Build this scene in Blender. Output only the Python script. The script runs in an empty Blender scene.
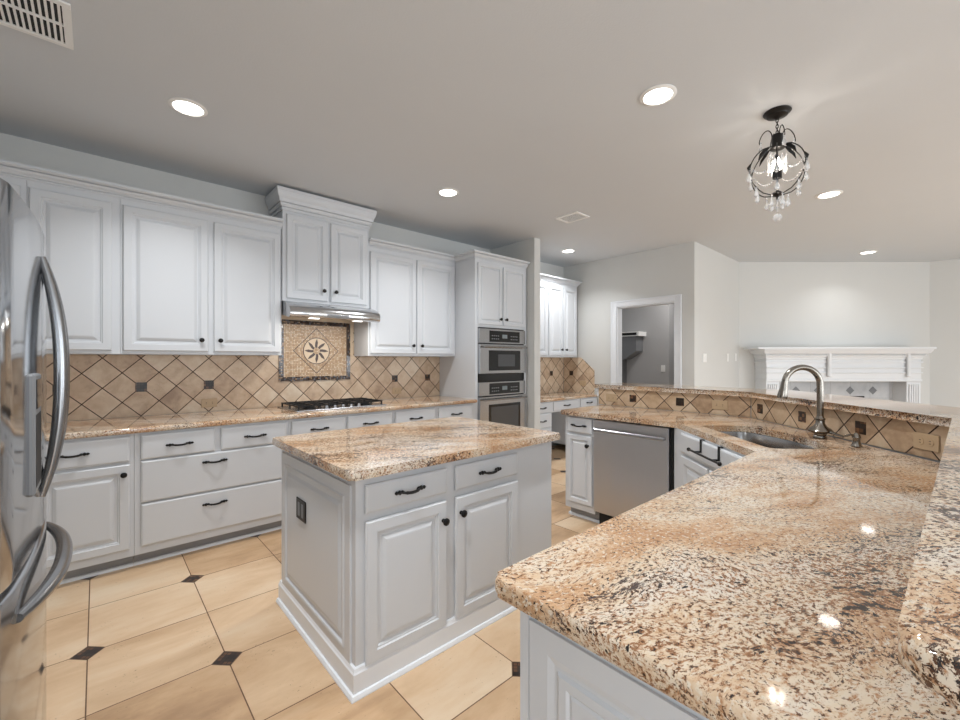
import bpy, bmesh, math, random
from mathutils import Vector, Matrix
random.seed(7)
S = bpy.context.scene
C = S.collection
PI = math.pi

# ------------------------------------------------------------------ camera, world, light, exposure
YAW = math.radians(47.95)
H = 1.345
F = 424.7
fx, fy = math.cos(YAW), math.sin(YAW)
cam = bpy.data.cameras.new('camera'); cam.sensor_width = 36; cam.lens = F/960*36
cam.clip_start = 0.02
co = bpy.data.objects.new('camera', cam); C.objects.link(co)
co.location = (0, 0, H); co.rotation_euler = (PI/2, 0, YAW-PI/2)
S.camera = co
S.view_settings.view_transform = 'Standard'; S.view_settings.look = 'None'
S.view_settings.gamma = 1; S.view_settings.use_curve_mapping = False
S.view_settings.exposure = 0.32
w = bpy.data.worlds.new('world'); S.world = w; w.use_nodes = True
w.node_tree.nodes['Background'].inputs[0].default_value = (0.80, 0.86, 0.95, 1)
w.node_tree.nodes['Background'].inputs[1].default_value = 0.8

CEIL = 2.838
SOUTH = -4.4
def area(name, loc, rot, sx, sy, power, col=(1, 1, 1), shape='RECTANGLE', spread=PI):
    l = bpy.data.lights.new(name, 'AREA'); l.shape = shape; l.size = sx; l.size_y = sy
    l.energy = power; l.color = col; l.spread = spread
    o = bpy.data.objects.new(name, l); C.objects.link(o); o.location = loc; o.rotation_euler = rot
    return o
DAY = (0.88, 0.945, 1.0)
# daylight entering through the windows of the wall behind the camera (south) and the west breakfast end
for i, x in enumerate((1.0, 3.6, 6.2)):
    area('window_daylight', (x, SOUTH-0.05, 1.35), (PI/2, 0, 0), 1.8, 1.8, (42, 52, 76)[i], DAY)
area('window_daylight', (-0.86, -1.9, 1.5), (0, -PI/2, 0), 1.9, 2.2, 46, DAY)

# ------------------------------------------------------------------ helpers
def lin(c):
    c = c/255
    return c/12.92 if c <= 0.04045 else ((c+0.055)/1.055)**2.4
def rgb(r, g, b): return (lin(r), lin(g), lin(b), 1)

class BM:
    """collects shapes, linked as one mesh object"""
    def __init__(s): s.b = bmesh.new()
    def box(s, x0, x1, y0, y1, z0, z1, bev=0, M=None, seg=1):
        vs = [s.b.verts.new((x, y, z)) for x in (x0, x1) for y in (y0, y1) for z in (z0, z1)]
        q = [(0, 1, 3, 2), (4, 6, 7, 5), (0, 4, 5, 1), (2, 3, 7, 6), (0, 2, 6, 4), (1, 5, 7, 3)]
        fs = [s.b.faces.new([vs[i] for i in f]) for f in q]
        if bev:
            es = list({e for f in fs for e in f.edges})
            r = bmesh.ops.bevel(s.b, geom=es, offset=bev, segments=seg, profile=0.5, affect='EDGES')
            if M is not None: bmesh.ops.transform(s.b, matrix=M, verts=r['verts'])
        elif M is not None:
            bmesh.ops.transform(s.b, matrix=M, verts=vs)
        return s
    def prism(s, pts, z0, z1, bev=0, seg=2, onlytop=False):
        bot = [s.b.verts.new((x, y, z0)) for x, y in pts]; top = [s.b.verts.new((x, y, z1)) for x, y in pts]
        n = len(pts)
        f1 = s.b.faces.new(top); f0 = s.b.faces.new(bot[::-1])
        for i in range(n): s.b.faces.new((bot[i], bot[(i+1) % n], top[(i+1) % n], top[i]))
        if bev:
            es = list(f1.edges)+list(f0.edges)
            bmesh.ops.bevel(s.b, geom=es, offset=bev, segments=seg, profile=0.5, affect='EDGES')
        return s
    def loft(s, rings, cap0=True, cap1=True, closed=True):
        R = [[s.b.verts.new(p) for p in r] for r in rings]
        for a, b in zip(R, R[1:]):
            n = len(a)
            for i in range(n if closed else n-1):
                s.b.faces.new((a[i], a[(i+1) % n], b[(i+1) % n], b[i]))
        if cap0: s.b.faces.new(R[0][::-1])
        if cap1: s.b.faces.new(R[-1])
        return s
    def lathe(s, prof, o=(0, 0, 0), axis='Z', n=20, M=None):
        """prof = [(r, h)...] along the axis"""
        rings = []
        for r, h in prof:
            ring = []
            for i in range(n):
                a = 2*PI*i/n
                p = Vector((r*math.cos(a), r*math.sin(a), h))
                if axis == 'Y': p = Vector((p.x, -p.z, p.y))      # h runs towards -Y
                if axis == 'X': p = Vector((p.z, p.x, p.y))
                if M is not None: p = M @ p
                ring.append(tuple(p+Vector(o)))
            rings.append(ring)
        return s.loft(rings)
    def tube(s, pts, r, n=10, closed=False, sx=1.0):
        pts = [Vector(p) for p in pts]; rings = []
        m = len(pts); up = None
        rr = r if isinstance(r, (list, tuple)) else [r]*m
        for i, p in enumerate(pts):
            if closed: t = pts[(i+1) % m]-pts[i-1]
            else: t = pts[min(i+1, m-1)]-pts[max(i-1, 0)]
            t.normalize()
            if up is None:
                up = Vector((0, 0, 1)) if abs(t.z) < 0.9 else Vector((1, 0, 0))
            a = t.cross(up)
            if a.length < 1e-6: a = t.orthogonal()
            a.normalize(); b = a.cross(t).normalized(); up = b
            rings.append([tuple(p+a*math.cos(2*PI*k/n)*rr[i]*sx+b*math.sin(2*PI*k/n)*rr[i]) for k in range(n)])
        if closed:
            rings.append(rings[0])
            return s.loft(rings, False, False)
        return s.loft(rings)
    def sphere(s, c, r, sc=(1, 1, 1), n=10):
        M = Matrix.Translation(c) @ Matrix.Diagonal((sc[0]*r, sc[1]*r, sc[2]*r, 1))
        bmesh.ops.create_uvsphere(s.b, u_segments=n, v_segments=max(4, n//2+1), radius=1, matrix=M)
        return s
    def panel(s, x0, x1, z0, z1, rings, y=0.0):
        """rectangular rings facing -Y: rings = [(inset, out)...]"""
        R = []
        for ins, out in rings:
            R.append([(x0+ins, y-out, z0+ins), (x1-ins, y-out, z0+ins), (x1-ins, y-out, z1-ins), (x0+ins, y-out, z1-ins)])
        return s.loft(R)

def obj(name, bm, mat, parent=None, loc=(0, 0, 0), rz=0.0, smooth=False, rot=None):
    b = bm.b if isinstance(bm, BM) else bm
    bmesh.ops.remove_doubles(b, verts=b.verts, dist=1e-6)
    bmesh.ops.recalc_face_normals(b, faces=b.faces)
    me = bpy.data.meshes.new(name); b.to_mesh(me); b.free()
    if mat: me.materials.append(mat)
    if smooth:
        for p in me.polygons: p.use_smooth = True
        try: me.set_sharp_from_angle(angle=math.radians(38))
        except Exception: pass
    o = bpy.data.objects.new(name, me); C.objects.link(o)
    o.location = loc; o.rotation_euler = rot if rot else (0, 0, rz)
    if parent: o.parent = parent
    return o
def thing(name, label, cat, loc=(0, 0, 0), rz=0, group=None):
    o = bpy.data.objects.new(name, None); C.objects.link(o); o.empty_display_size = .1
    o.location = loc; o.rotation_euler = (0, 0, rz); o['label'] = label; o['category'] = cat
    if group: o['group'] = group
    return o
def tag(o, label, cat, group=None):
    o['label'] = label; o['category'] = cat
    if group: o['group'] = group
    return o
def struct(name, bm, mat, loc=(0, 0, 0), rz=0, label=None):
    o = obj(name, bm, mat, None, loc, rz); o['kind'] = 'structure'
    if label: o['label'] = label
    return o
def dup(o, loc=None, rz=None, label=None, parent=None):
    c = o.copy(); C.objects.link(c)
    if parent: c.parent = parent
    for ch in list(o.children): dup(ch, parent=c)
    if loc is not None: c.location = loc
    if rz is not None: c.rotation_euler = (0, 0, rz)
    if label: c['label'] = label
    return c

# ------------------------------------------------------------------ materials
class NT:
    def __init__(s, name):
        s.m = bpy.data.materials.new(name); s.m.use_nodes = True; s.t = s.m.node_tree
        s.p = s.t.nodes['Principled BSDF']
    def n(s, typ, **k):
        o = s.t.nodes.new(typ)
        for a, b in k.items(): setattr(o, a, b)
        return o
    def l(s, a, b): s.t.links.new(a, b)
    def setin(s, sock, v):
        if hasattr(v, 'is_linked') or hasattr(v, 'links'): s.l(v, sock)
        else: sock.default_value = v
    def math(s, op, a, b=0.0, c=0.0):
        o = s.n('ShaderNodeMath', operation=op)
        s.setin(o.inputs[0], a); s.setin(o.inputs[1], b); s.setin(o.inputs[2], c)
        return o.outputs[0]
    def noise(s, vec, scale, detail=4, rough=0.55, dist=0.0):
        o = s.n('ShaderNodeTexNoise'); s.l(vec, o.inputs['Vector'])
        o.inputs['Scale'].default_value = scale; o.inputs['Detail'].default_value = detail
        o.inputs['Roughness'].default_value = rough; o.inputs['Distortion'].default_value = dist
        return o.outputs['Fac'], o.outputs['Color']
    def ramp(s, fac, stops, interp='LINEAR'):
        o = s.n('ShaderNodeValToRGB'); s.l(fac, o.inputs[0]); cr = o.color_ramp; cr.interpolation = interp
        while len(cr.elements) > 1: cr.elements.remove(cr.elements[-1])
        cr.elements[0].position = stops[0][0]; cr.elements[0].color = stops[0][1]
        for p, c in stops[1:]:
            e = cr.elements.new(p); e.color = c
        return o.outputs[0]
    def mix(s, fac, a, b, mode='MIX'):
        o = s.n('ShaderNodeMix', data_type='RGBA', blend_type=mode)
        s.setin(o.inputs[0], fac); s.setin(o.inputs[6], a); s.setin(o.inputs[7], b)
        return o.outputs[2]
    def bump(s, h, strength, dist=0.01):
        o = s.n('ShaderNodeBump'); s.l(h, o.inputs['Height']); o.inputs['Strength'].default_value = strength
        o.inputs['Distance'].default_value = dist
        s.l(o.outputs[0], s.p.inputs['Normal'])
    def coord(s): return s.n('ShaderNodeTexCoord').outputs['Object']
    def xyz(s, v):
        o = s.n('ShaderNodeSeparateXYZ'); s.l(v, o.inputs[0]); return o.outputs
    def comb(s, x, y, z):
        o = s.n('ShaderNodeCombineXYZ'); s.setin(o.inputs[0], x); s.setin(o.inputs[1], y); s.setin(o.inputs[2], z)
        return o.outputs[0]
W1 = (1, 1, 1, 1); K1 = (0, 0, 0, 1)

def plain(name, col, rough=0.5, metal=0.0, emit=None, es=0, bump=None, spec=None, var=0.0):
    t = NT(name); t.p.inputs['Base Color'].default_value = col; t.p.inputs['Roughness'].default_value = rough
    t.p.inputs['Metallic'].default_value = metal
    if spec is not None: t.p.inputs['Specular IOR Level'].default_value = spec
    if emit: t.p.inputs['Emission Color'].default_value = emit; t.p.inputs['Emission Strength'].default_value = es
    v = t.coord()
    f, _ = t.noise(v, bump[0] if bump else 3.0, 3)
    if bump: t.bump(f, bump[1], bump[2])
    if var:
        f2, _ = t.noise(v, 2.5, 3)
        d = tuple(c*(1-var) for c in col[:3])+(1,)
        t.l(t.mix(f2, d, col), t.p.inputs['Base Color'])
    return t.m
def brushed(name, col, rough, axis='Z', strength=0.06):
    t = NT(name); t.p.inputs['Base Color'].default_value = col; t.p.inputs['Metallic'].default_value = 1
    x, y, z = t.xyz(t.coord())
    k = dict(X=(2, 260, 260), Y=(260, 2, 260), Z=(260, 260, 2))[axis]
    v = t.comb(t.math('MULTIPLY', x, k[0]), t.math('MULTIPLY', y, k[1]), t.math('MULTIPLY', z, k[2]))
    f, _ = t.noise(v, 1.0, 2)
    r = t.math('MULTIPLY_ADD', f, strength*2, rough-strength)
    t.l(r, t.p.inputs['Roughness'])
    return t.m

paint = plain('white_cabinet_paint', rgb(207, 210, 214), 0.32, var=0.02)
trimw = plain('white_trim_paint', rgb(228, 231, 235), 0.35, var=0.02)
mantelw = plain('white_mantel_paint', rgb(222, 224, 226), 0.35)
wallm = plain('greige_wall_paint', rgb(210, 210, 207), 0.75, bump=(140, 0.12, 0.002), var=0.03)
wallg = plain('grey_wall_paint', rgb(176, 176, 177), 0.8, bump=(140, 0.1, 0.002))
ceilm = plain('ceiling_paint', rgb(208, 212, 216), 0.85, bump=(110, 0.25, 0.003), var=0.03)
black = plain('black_iron', rgb(22, 21, 21), 0.38, 0.4)
dark = plain('dark_gap', rgb(18, 18, 19), 0.6)
blackglass = plain('black_glass', rgb(12, 12, 14), 0.06)
ovenwin = plain('oven_window_glass', rgb(70, 72, 75), 0.08)
steel = brushed('brushed_steel', rgb(172, 173, 176), 0.24, 'X')
chrome = plain('polished_steel', rgb(205, 206, 208), 0.16, 1.0)
steelv = brushed('fridge_steel', rgb(176, 178, 181), 0.10, 'Z', 0.02)
steeld = brushed('dishwasher_steel', rgb(196, 197, 200), 0.30, 'Z', 0.04)
def wavy(m, kx, s):
    nt = m.node_tree; tc = nt.nodes.new('ShaderNodeTexCoord'); mp = nt.nodes.new('ShaderNodeMapping'); mp.inputs['Scale'].default_value = (kx, kx, .25)
    nz = nt.nodes.new('ShaderNodeTexNoise'); nz.inputs['Scale'].default_value = 1; nz.inputs['Detail'].default_value = 2
    bp = nt.nodes.new('ShaderNodeBump'); bp.inputs['Strength'].default_value = s; bp.inputs['Distance'].default_value = .02
    nt.links.new(tc.outputs['Object'], mp.inputs[0]); nt.links.new(mp.outputs[0], nz.inputs[0]); nt.links.new(nz.outputs[0], bp.inputs['Height'])
    nt.links.new(bp.outputs[0], nt.nodes['Principled BSDF'].inputs['Normal'])
wavy(steeld, 9, .5)
steels = brushed('sink_steel', rgb(150, 150, 150), 0.22, 'X')
handlem = brushed('handle_steel', rgb(150, 151, 153), 0.25, 'Z', 0.03)
nickel = plain('brushed_nickel', rgb(140, 134, 126), 0.22, 1.0)
greyplastic = plain('grey_plastic', rgb(120, 122, 125), 0.4)
whitepl = plain('white_plastic', rgb(238, 238, 236), 0.4)
tanpl = plain('tan_plastic', rgb(190, 164, 132), 0.45)
toek = plain('grey_toe_kick', rgb(150, 152, 155), 0.5)
glowm = plain('lamp_lens', rgb(255, 252, 245), 0.5, emit=(1, 0.97, 0.92, 1), es=9)
bulbm = plain('lamp_bulb', rgb(255, 250, 240), 0.5, emit=(1, 0.93, 0.82, 1), es=12)
hoodlampm = plain('hood_lamp', rgb(250, 250, 245), 0.4, emit=(1, 0.97, 0.9, 1), es=1.5)
def glassmat():
    t = NT('crystal_glass'); t.p.inputs['Base Color'].default_value = (1, 1, 1, 1)
    t.p.inputs['Transmission Weight'].default_value = 0.7; t.p.inputs['Roughness'].default_value = 0.03
    t.p.inputs['IOR'].default_value = 1.5
    return t.m
crystal = glassmat()

def granite():
    t = NT('polished_granite')
    g = t.n('ShaderNodeNewGeometry').outputs['Position']
    x, y, z = t.xyz(g)
    w1, wc = t.noise(g, 1.6, 3)
    wx, wy, wz = t.xyz(wc)
    a = math.radians(-28)
    u = t.math('ADD', t.math('MULTIPLY', x, math.cos(a)), t.math('MULTIPLY', y, math.sin(a)))
    v = t.math('ADD', t.math('MULTIPLY', x, -math.sin(a)), t.math('MULTIPLY', y, math.cos(a)))
    u = t.math('ADD', u, t.math('MULTIPLY', wx, 0.25)); v = t.math('ADD', v, t.math('MULTIPLY', wy, 0.30))
    vec = t.comb(t.math('MULTIPLY', u, 0.45), v, z)       # streaks run along u
    vec2 = t.comb(t.math('MULTIPLY', u, 0.62), v, z)
    vec3 = t.comb(t.math('MULTIPLY', u, 0.8), v, z)
    big, _ = t.noise(vec, 4.5, 6, 0.62)
    base = t.ramp(big, [(0.30, rgb(172, 128, 94)), (0.42, rgb(200, 164, 128)), (0.51, rgb(216, 198, 174)), (0.60, rgb(220, 210, 196)), (0.72, rgb(186, 172, 158))])
    g1, _ = t.noise(vec2, 105, 4, 0.7, 0.3)                    # crystal grain
    c1 = t.mix(t.ramp(g1, [(0.36, W1), (0.50, K1)]), base, rgb(172, 128, 92))
    g2, _ = t.noise(vec3, 115, 3, 0.6, 0.2)
    c2 = t.mix(t.ramp(g2, [(0.55, K1), (0.64, W1)]), c1, rgb(216, 203, 184))
    band, _ = t.noise(vec, 3.0, 5, 0.65)
    b2, _ = t.noise(vec, 4.3, 5, 0.7)
    def flecks(c, scale, th, col, bandw, w=.03, dist=.4, b=band, v=vec3):
        f, _ = t.noise(v, scale, 4, 0.7, dist)
        f = t.math('ADD', f, t.math('MULTIPLY', t.math('SUBTRACT', b, 0.5), bandw))
        return t.mix(t.ramp(f, [(th, K1), (th+w, W1)]), c, col)
    c3 = flecks(c2, 125, .555, rgb(146, 104, 74), .42)
    c4 = flecks(c3, 150, .575, rgb(90, 62, 46), .34, b=b2)
    c5 = flecks(c4, 125, .610, rgb(38, 32, 31), .45, b=b2)
    c5 = flecks(c5, 60, .665, rgb(46, 40, 40), .8, b=band, v=vec2)
    # thin winding charcoal veins
    vn, _ = t.noise(vec, 7.0, 6, 0.7, 0.8)
    vv = t.math('ABSOLUTE', t.math('SUBTRACT', vn, 0.5))
    vg, _ = t.noise(vec2, 40, 4, 0.7)
    vv = t.math('ADD', vv, t.math('MULTIPLY', t.math('SUBTRACT', vg, .42), .16))
    vv = t.math('ADD', vv, t.math('MULTIPLY', t.math('SUBTRACT', .58, b2), .25))
    c5 = t.mix(t.ramp(vv, [(0.004, W1), (0.018, K1)]), c5, rgb(78, 68, 66))
    t.l(c5, t.p.inputs['Base Color'])
    t.p.inputs['Roughness'].default_value = 0.055
    t.p.inputs['IOR'].default_value = 1.62
    return t.m
gran = granite()

def tiles(name, axes, s, rot, u0, v0, grout, gcol, cols, rough=0.35, insert=None, streak=(1, 1), pits=True, bump=0.25):
    """square tiles of side s in the plane of two object axes; vertex of the lattice at (u0, v0)"""
    t = NT(name)
    P = t.coord(); comps = t.xyz(P)
    U = t.math('SUBTRACT', comps[axes[0]], u0); V = t.math('SUBTRACT', comps[axes[1]], v0)
    if rot:
        k = math.sqrt(.5)
        p = t.math('MULTIPLY', t.math('ADD', U, V), k/s); q = t.math('MULTIPLY', t.math('SUBTRACT', U, V), k/s)
    else:
        p = t.math('MULTIPLY', U, 1/s); q = t.math('MULTIPLY', V, 1/s)
    def edge(a):   # distance to nearest grid line, in tiles
        f = t.math('FRACT', a); return t.math('MINIMUM', f, t.math('SUBTRACT', 1.0, f))
    ed = t.math('MINIMUM', edge(p), edge(q))
    g = t.math('LESS_THAN', ed, grout/s/2)
    ids = t.comb(t.math('FLOOR', p), t.math('FLOOR', q), 3.7)
    wn = t.n('ShaderNodeTexWhiteNoise', noise_dimensions='3D'); t.l(ids, wn.inputs['Vector'])
    rnd = wn.outputs['Value']
    sh = t.n('ShaderNodeVectorMath', operation='ADD'); t.l(P, sh.inputs[0])
    sc = t.n('ShaderNodeVectorMath', operation='SCALE'); t.l(wn.outputs['Color'], sc.inputs[0]); sc.inputs['Scale'].default_value = 7
    t.l(sc.outputs[0], sh.inputs[1])
    mp = t.n('ShaderNodeMapping'); t.l(sh.outputs[0], mp.inputs[0])
    S3 = [1, 1, 1]; S3[axes[0]] = streak[0]; S3[axes[1]] = streak[1]
    mp.inputs['Scale'].default_value = S3
    n1, _ = t.noise(mp.outputs[0], 2.6/s*0.4, 6, 0.62, 0.5)
    n2, _ = t.noise(mp.outputs[0], 14/s*0.3, 4, 0.6)
    fac = t.math('ADD', t.math('MULTIPLY', rnd, 0.32), t.math('ADD', t.math('MULTIPLY_ADD', n1, 1.05, -.27), t.math('MULTIPLY', n2, 0.26)))
    n = len(cols)
    col = t.ramp(fac, [(0.22+0.6*i/(n-1), c) for i, c in enumerate(cols)])
    if pits:
        pn, _ = t.noise(P, 75 if s > .3 else 110, 4, 0.65)
        pk, _ = t.noise(P, 6, 2)
        pm = t.ramp(t.math('ADD', pn, t.math('MULTIPLY', t.math('SUBTRACT', pk, .5), .35)), [(0.66, K1), (0.72, W1)])
        dk = tuple(c*0.55 for c in cols[0][:3])+(1,)
        col = t.mix(t.math('MULTIPLY', pm, 0.6), col, dk)
    col = t.mix(g, col, gcol)
    gh = g
    if insert:
        r, mcols = insert
        # nearest lattice vertex and its parity
        rp = t.math('FLOOR', t.math('ADD', p, .5)); rq = t.math('FLOOR', t.math('ADD', q, .5))
        du = t.math('ABSOLUTE', t.math('SUBTRACT', p, rp)); dv = t.math('ABSOLUTE', t.math('SUBTRACT', q, rq))
        ins = t.math('LESS_THAN', t.math('ADD', du, dv), r/s)
        ring = t.math('LESS_THAN', t.math('ADD', du, dv), (r+0.006)/s)
        par = t.math('GREATER_THAN', t.math('PINGPONG', t.math('ADD', rp, rq), 1.0), 0.5)
        ins = t.math('MULTIPLY', ins, par); ring = t.math('MULTIPLY', ring, par)
        # little chips, turned with the diamond
        a = t.math('MULTIPLY', t.math('ADD', t.math('SUBTRACT', p, rp), t.math('SUBTRACT', q, rq)), s/0.027)
        b = t.math('MULTIPLY', t.math('SUBTRACT', t.math('SUBTRACT', p, rp), t.math('SUBTRACT', q, rq)), s/0.027)
        e2 = t.math('LESS_THAN', t.math('MINIMUM', edge(a), edge(b)), 0.09)
        wn2 = t.n('ShaderNodeTexWhiteNoise', noise_dimensions='3D')
        t.l(t.comb(t.math('FLOOR', a), t.math('FLOOR', b), t.math('ADD', rp, rq)), wn2.inputs['Vector'])
        mc = t.ramp(wn2.outputs['Value'], [(i/len(mcols), c) for i, c in enumerate(mcols)], 'CONSTANT')
        mc = t.mix(e2, mc, rgb(22, 16, 13))
        col = t.mix(ring, col, gcol); col = t.mix(ins, col, mc)
        gh = t.math('MULTIPLY', g, t.math('SUBTRACT', 1.0, ins))
    t.l(col, t.p.inputs['Base Color'])
    t.p.inputs['Roughness'].default_value = rough
    t.l(t.math('ADD', t.math('MULTIPLY', gh, 0.4), t.math('MULTIPLY_ADD', n2, 0.12, rough-0.05)), t.p.inputs['Roughness'])
    t.bump(t.math('SUBTRACT', 1.0, gh), bump, 0.002)
    return t.m
DARKCH = [rgb(52, 34, 26), rgb(92, 62, 42), rgb(34, 24, 20), rgb(122, 86, 60), rgb(46, 36, 30)]
FS = 0.4685
floorm = tiles('travertine_floor_tile', (0, 1), FS, False, -0.032, 1.249, 0.0048, rgb(104, 76, 54),
               [rgb(150, 118, 88), rgb(192, 158, 122), rgb(212, 182, 148), rgb(222, 200, 172)], 0.30,
               insert=(0.058, DARKCH), streak=(0.5, 1.3))
TC = [rgb(168, 142, 120), rgb(196, 170, 144), rgb(212, 190, 165), rgb(222, 206, 185)]
GR = rgb(62, 42, 32)
splash_wall = tiles('travertine_splash_tile', (0, 2), 0.1572, True, 0.252, 1.137, 0.0062, GR, TC, 0.4, bump=0.35)
splash_bar = tiles('travertine_bar_tile', (0, 2), 0.1527, True, 0.0, 0.992, 0.0062, GR,
                   [rgb(160, 132, 106), rgb(190, 162, 132), rgb(206, 182, 154), rgb(216, 198, 174)], 0.4, bump=0.35)
def mosaic(name, s, cols, gcol, grout=0.0016, rough=0.3):
    t = NT(name); x, y, z = t.xyz(t.coord())
    a = t.math('MULTIPLY', x, 1/s); b = t.math('MULTIPLY', z, 1/s)
    def edge(q):
        f = t.math('FRACT', q); return t.math('MINIMUM', f, t.math('SUBTRACT', 1.0, f))
    g = t.math('LESS_THAN', t.math('MINIMUM', edge(a), edge(b)), grout/s/2)
    wn = t.n('ShaderNodeTexWhiteNoise', noise_dimensions='3D'); t.l(t.comb(t.math('FLOOR', a), t.math('FLOOR', b), 0.5), wn.inputs['Vector'])
    c = t.ramp(wn.outputs['Value'], [(i/len(cols), q) for i, q in enumerate(cols)], 'CONSTANT')
    t.l(t.mix(g, c, gcol), t.p.inputs['Base Color']); t.p.inputs['Roughness'].default_value = rough
    t.bump(t.math('SUBTRACT', 1.0, g), 0.3, 0.001)
    return t.m
mos_dark = mosaic('dark_glass_mosaic', 0.0225, DARKCH, rgb(20, 15, 12), 0.003, 0.3)
mos_border = mosaic('dark_border_mosaic', 0.0145, [rgb(38, 30, 28), rgb(150, 125, 100), rgb(66, 48, 40), rgb(28, 24, 26), rgb(92, 96, 104), rgb(54, 38, 30)], rgb(84, 66, 52), 0.002, 0.12)
mos_field = mosaic('tan_stone_mosaic', 0.0145, [rgb(206, 180, 148), rgb(186, 154, 120), rgb(220, 200, 172), rgb(198, 168, 132)], rgb(128, 96, 72), 0.0026, 0.35)
stone_l = plain('light_travertine', rgb(222, 200, 172), 0.4, bump=(60, .1, .002), var=.1)
stone_d = plain('dark_brown_stone', rgb(72, 48, 36), 0.3, var=.2)
surround = tiles('pale_marble_tile', (0, 2), 0.30, False, 0.0, 0.77, 0.004, rgb(150, 150, 150),
                 [rgb(166, 168, 170), rgb(186, 188, 190), rgb(200, 200, 200)], 0.3, pits=False)

# ------------------------------------------------------------------ setting
YW = 4.18      # north wall face
XE = 5.58      # wall with the doorway
XL = -0.92     # west wall face
XF = 9.42      # far east wall
struct('floor', BM().box(XL-.1, XF+.2, SOUTH-.1, YW+.9, -0.12, 0.0), floorm)
struct('ceiling', BM().box(XL-.1, XF+.2, SOUTH-.1, YW+.9, CEIL, CEIL+0.1), ceilm)
struct('wall_north', BM().box(XL-.1, XE+.12, YW, YW+.1, 0, CEIL), wallm)
def holed(name, a0, a1, holes, horizontal, pos, thick, mat, z0=0, z1=CEIL):
    """wall along X (horizontal) or Y with rectangular openings (u0,u1,z0,z1)"""
    b = BM(); cur = a0
    def put(u0, u1, zz0, zz1):
        if u1-u0 < 1e-4 or zz1-zz0 < 1e-4: return
        if horizontal: b.box(u0, u1, pos, pos+thick, zz0, zz1)
        else: b.box(pos, pos+thick, u0, u1, zz0, zz1)
    for u0, u1, h0, h1 in sorted(holes):
        put(cur, u0, z0, z1); put(u0, u1, z0, h0); put(u0, u1, h1, z1); cur = u1
    put(cur, a1, z0, z1)
    return struct(name, b, mat)
holed('wall_west', SOUTH, YW, [(-2.95, -0.85, 0.4, 2.6)], False, XL-.1, .1, wallm)
holed('wall_south', XL-.1, XF+.1, [(x-.9, x+.9, .45, 2.45) for x in (1.0, 3.6, 6.2)], True, SOUTH-.1, .1, wallm)
DY0, DY1, DZ = 2.40, 3.235, 2.105
holed('wall_doorway', 2.16, YW, [(DY0, DY1, 0, DZ)], False, XE, .12, wallm)
struct('wall_partition', BM().box(3.96, 4.07, 3.40, YW, 0, CEIL), wallm)
struct('wall_living', BM().box(XE+.12, 7.36, 2.16, 2.26, 0, CEIL), wallm)
def cw(d, l, z=0.0): return (d*fx+l*fy, d*fy-l*fx, z)
RZF = YAW-PI/2     # local x = picture right at the fireplace wall
struct('wall_fireplace', BM().box(3.90, 6.93, 0, .1, 0, CEIL), wallm, cw(6.47, 0), RZF)
struct('wall_east', BM().box(XF, XF+.1, SOUTH, 0.22, 0, CEIL), wallm)
# utility room seen through the doorway
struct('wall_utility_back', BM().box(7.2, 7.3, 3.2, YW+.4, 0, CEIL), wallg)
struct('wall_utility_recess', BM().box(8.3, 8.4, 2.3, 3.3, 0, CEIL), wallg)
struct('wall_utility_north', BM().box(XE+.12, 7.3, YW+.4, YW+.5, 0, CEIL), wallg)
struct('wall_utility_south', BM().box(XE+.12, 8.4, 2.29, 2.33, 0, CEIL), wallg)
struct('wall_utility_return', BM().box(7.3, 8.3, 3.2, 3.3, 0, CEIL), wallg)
for i, x in enumerate((1.0, 3.6, 6.2)):
    b = BM()
    for s in (-1, 1): b.box(x+s*.9-.03, x+s*.9+.03, SOUTH-.02, SOUTH+.03, .42, 2.48)
    b.box(x-.9, x+.9, SOUTH-.02, SOUTH+.03, 2.42, 2.48); b.box(x-.9, x+.9, SOUTH-.02, SOUTH+.03, .42, .48)
    b.box(x-.02, x+.02, SOUTH-.02, SOUTH+.02, .48, 2.42)
    struct('window_%d' % (i+1), b, trimw)
b = BM()
for y in (-2.95, -.85): b.box(XL-.02, XL+.03, y-.03, y+.03, .37, 2.63)
b.box(XL-.02, XL+.03, -2.95, -.85, 2.57, 2.63); b.box(XL-.02, XL+.03, -2.95, -.85, .37, .43); b.box(XL-.02, XL+.02, -1.92, -1.88, .43, 2.57)
struct('window_4', b, trimw)
# door casing
b = BM()
for (y0, y1) in ((DY0-.085, DY0), (DY1, DY1+.085)):
    b.box(XE-.018, XE, y0, y1, 0, DZ+.085, .003)
    ym = y0 if y0 < DY0 else y1-.022
    b.box(XE-.026, XE-.018, ym, ym+.022, 0, DZ+.085, .002)
b.box(XE-.018, XE, DY0, DY1, DZ, DZ+.085, .003)
b.box(XE-.026, XE-.018, DY0-.063, DY1+.063, DZ+.063, DZ+.085, .002)
b.box(XE, XE+.12, DY0, DY0+.015, 0, DZ); b.box(XE, XE+.12, DY1-.015, DY1, 0, DZ); b.box(XE, XE+.12, DY0+.015, DY1-.015, DZ-.015, DZ)
struct('trim_1', b, trimw, label='white moulded casing around the doorway')
def baseb(name, x0, x1, y0, y1, loc=(0, 0, 0), rz=0):
    struct(name, BM().box(x0, x1, y0, y1, 0, .12, .004), trimw, loc, rz)
baseb('baseboard_doorway_right', XE-.014, XE, 2.16, DY0-.086)
baseb('baseboard_living', XE, 7.24, 2.146, 2.16)
baseb('baseboard_east', XF-.014, XF, SOUTH+.02, .15)
baseb('baseboard_south', XL+.02, XF-.02, SOUTH, SOUTH+.014)
baseb('baseboard_partition', 3.962, 4.068, 3.386, 3.40)

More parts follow.
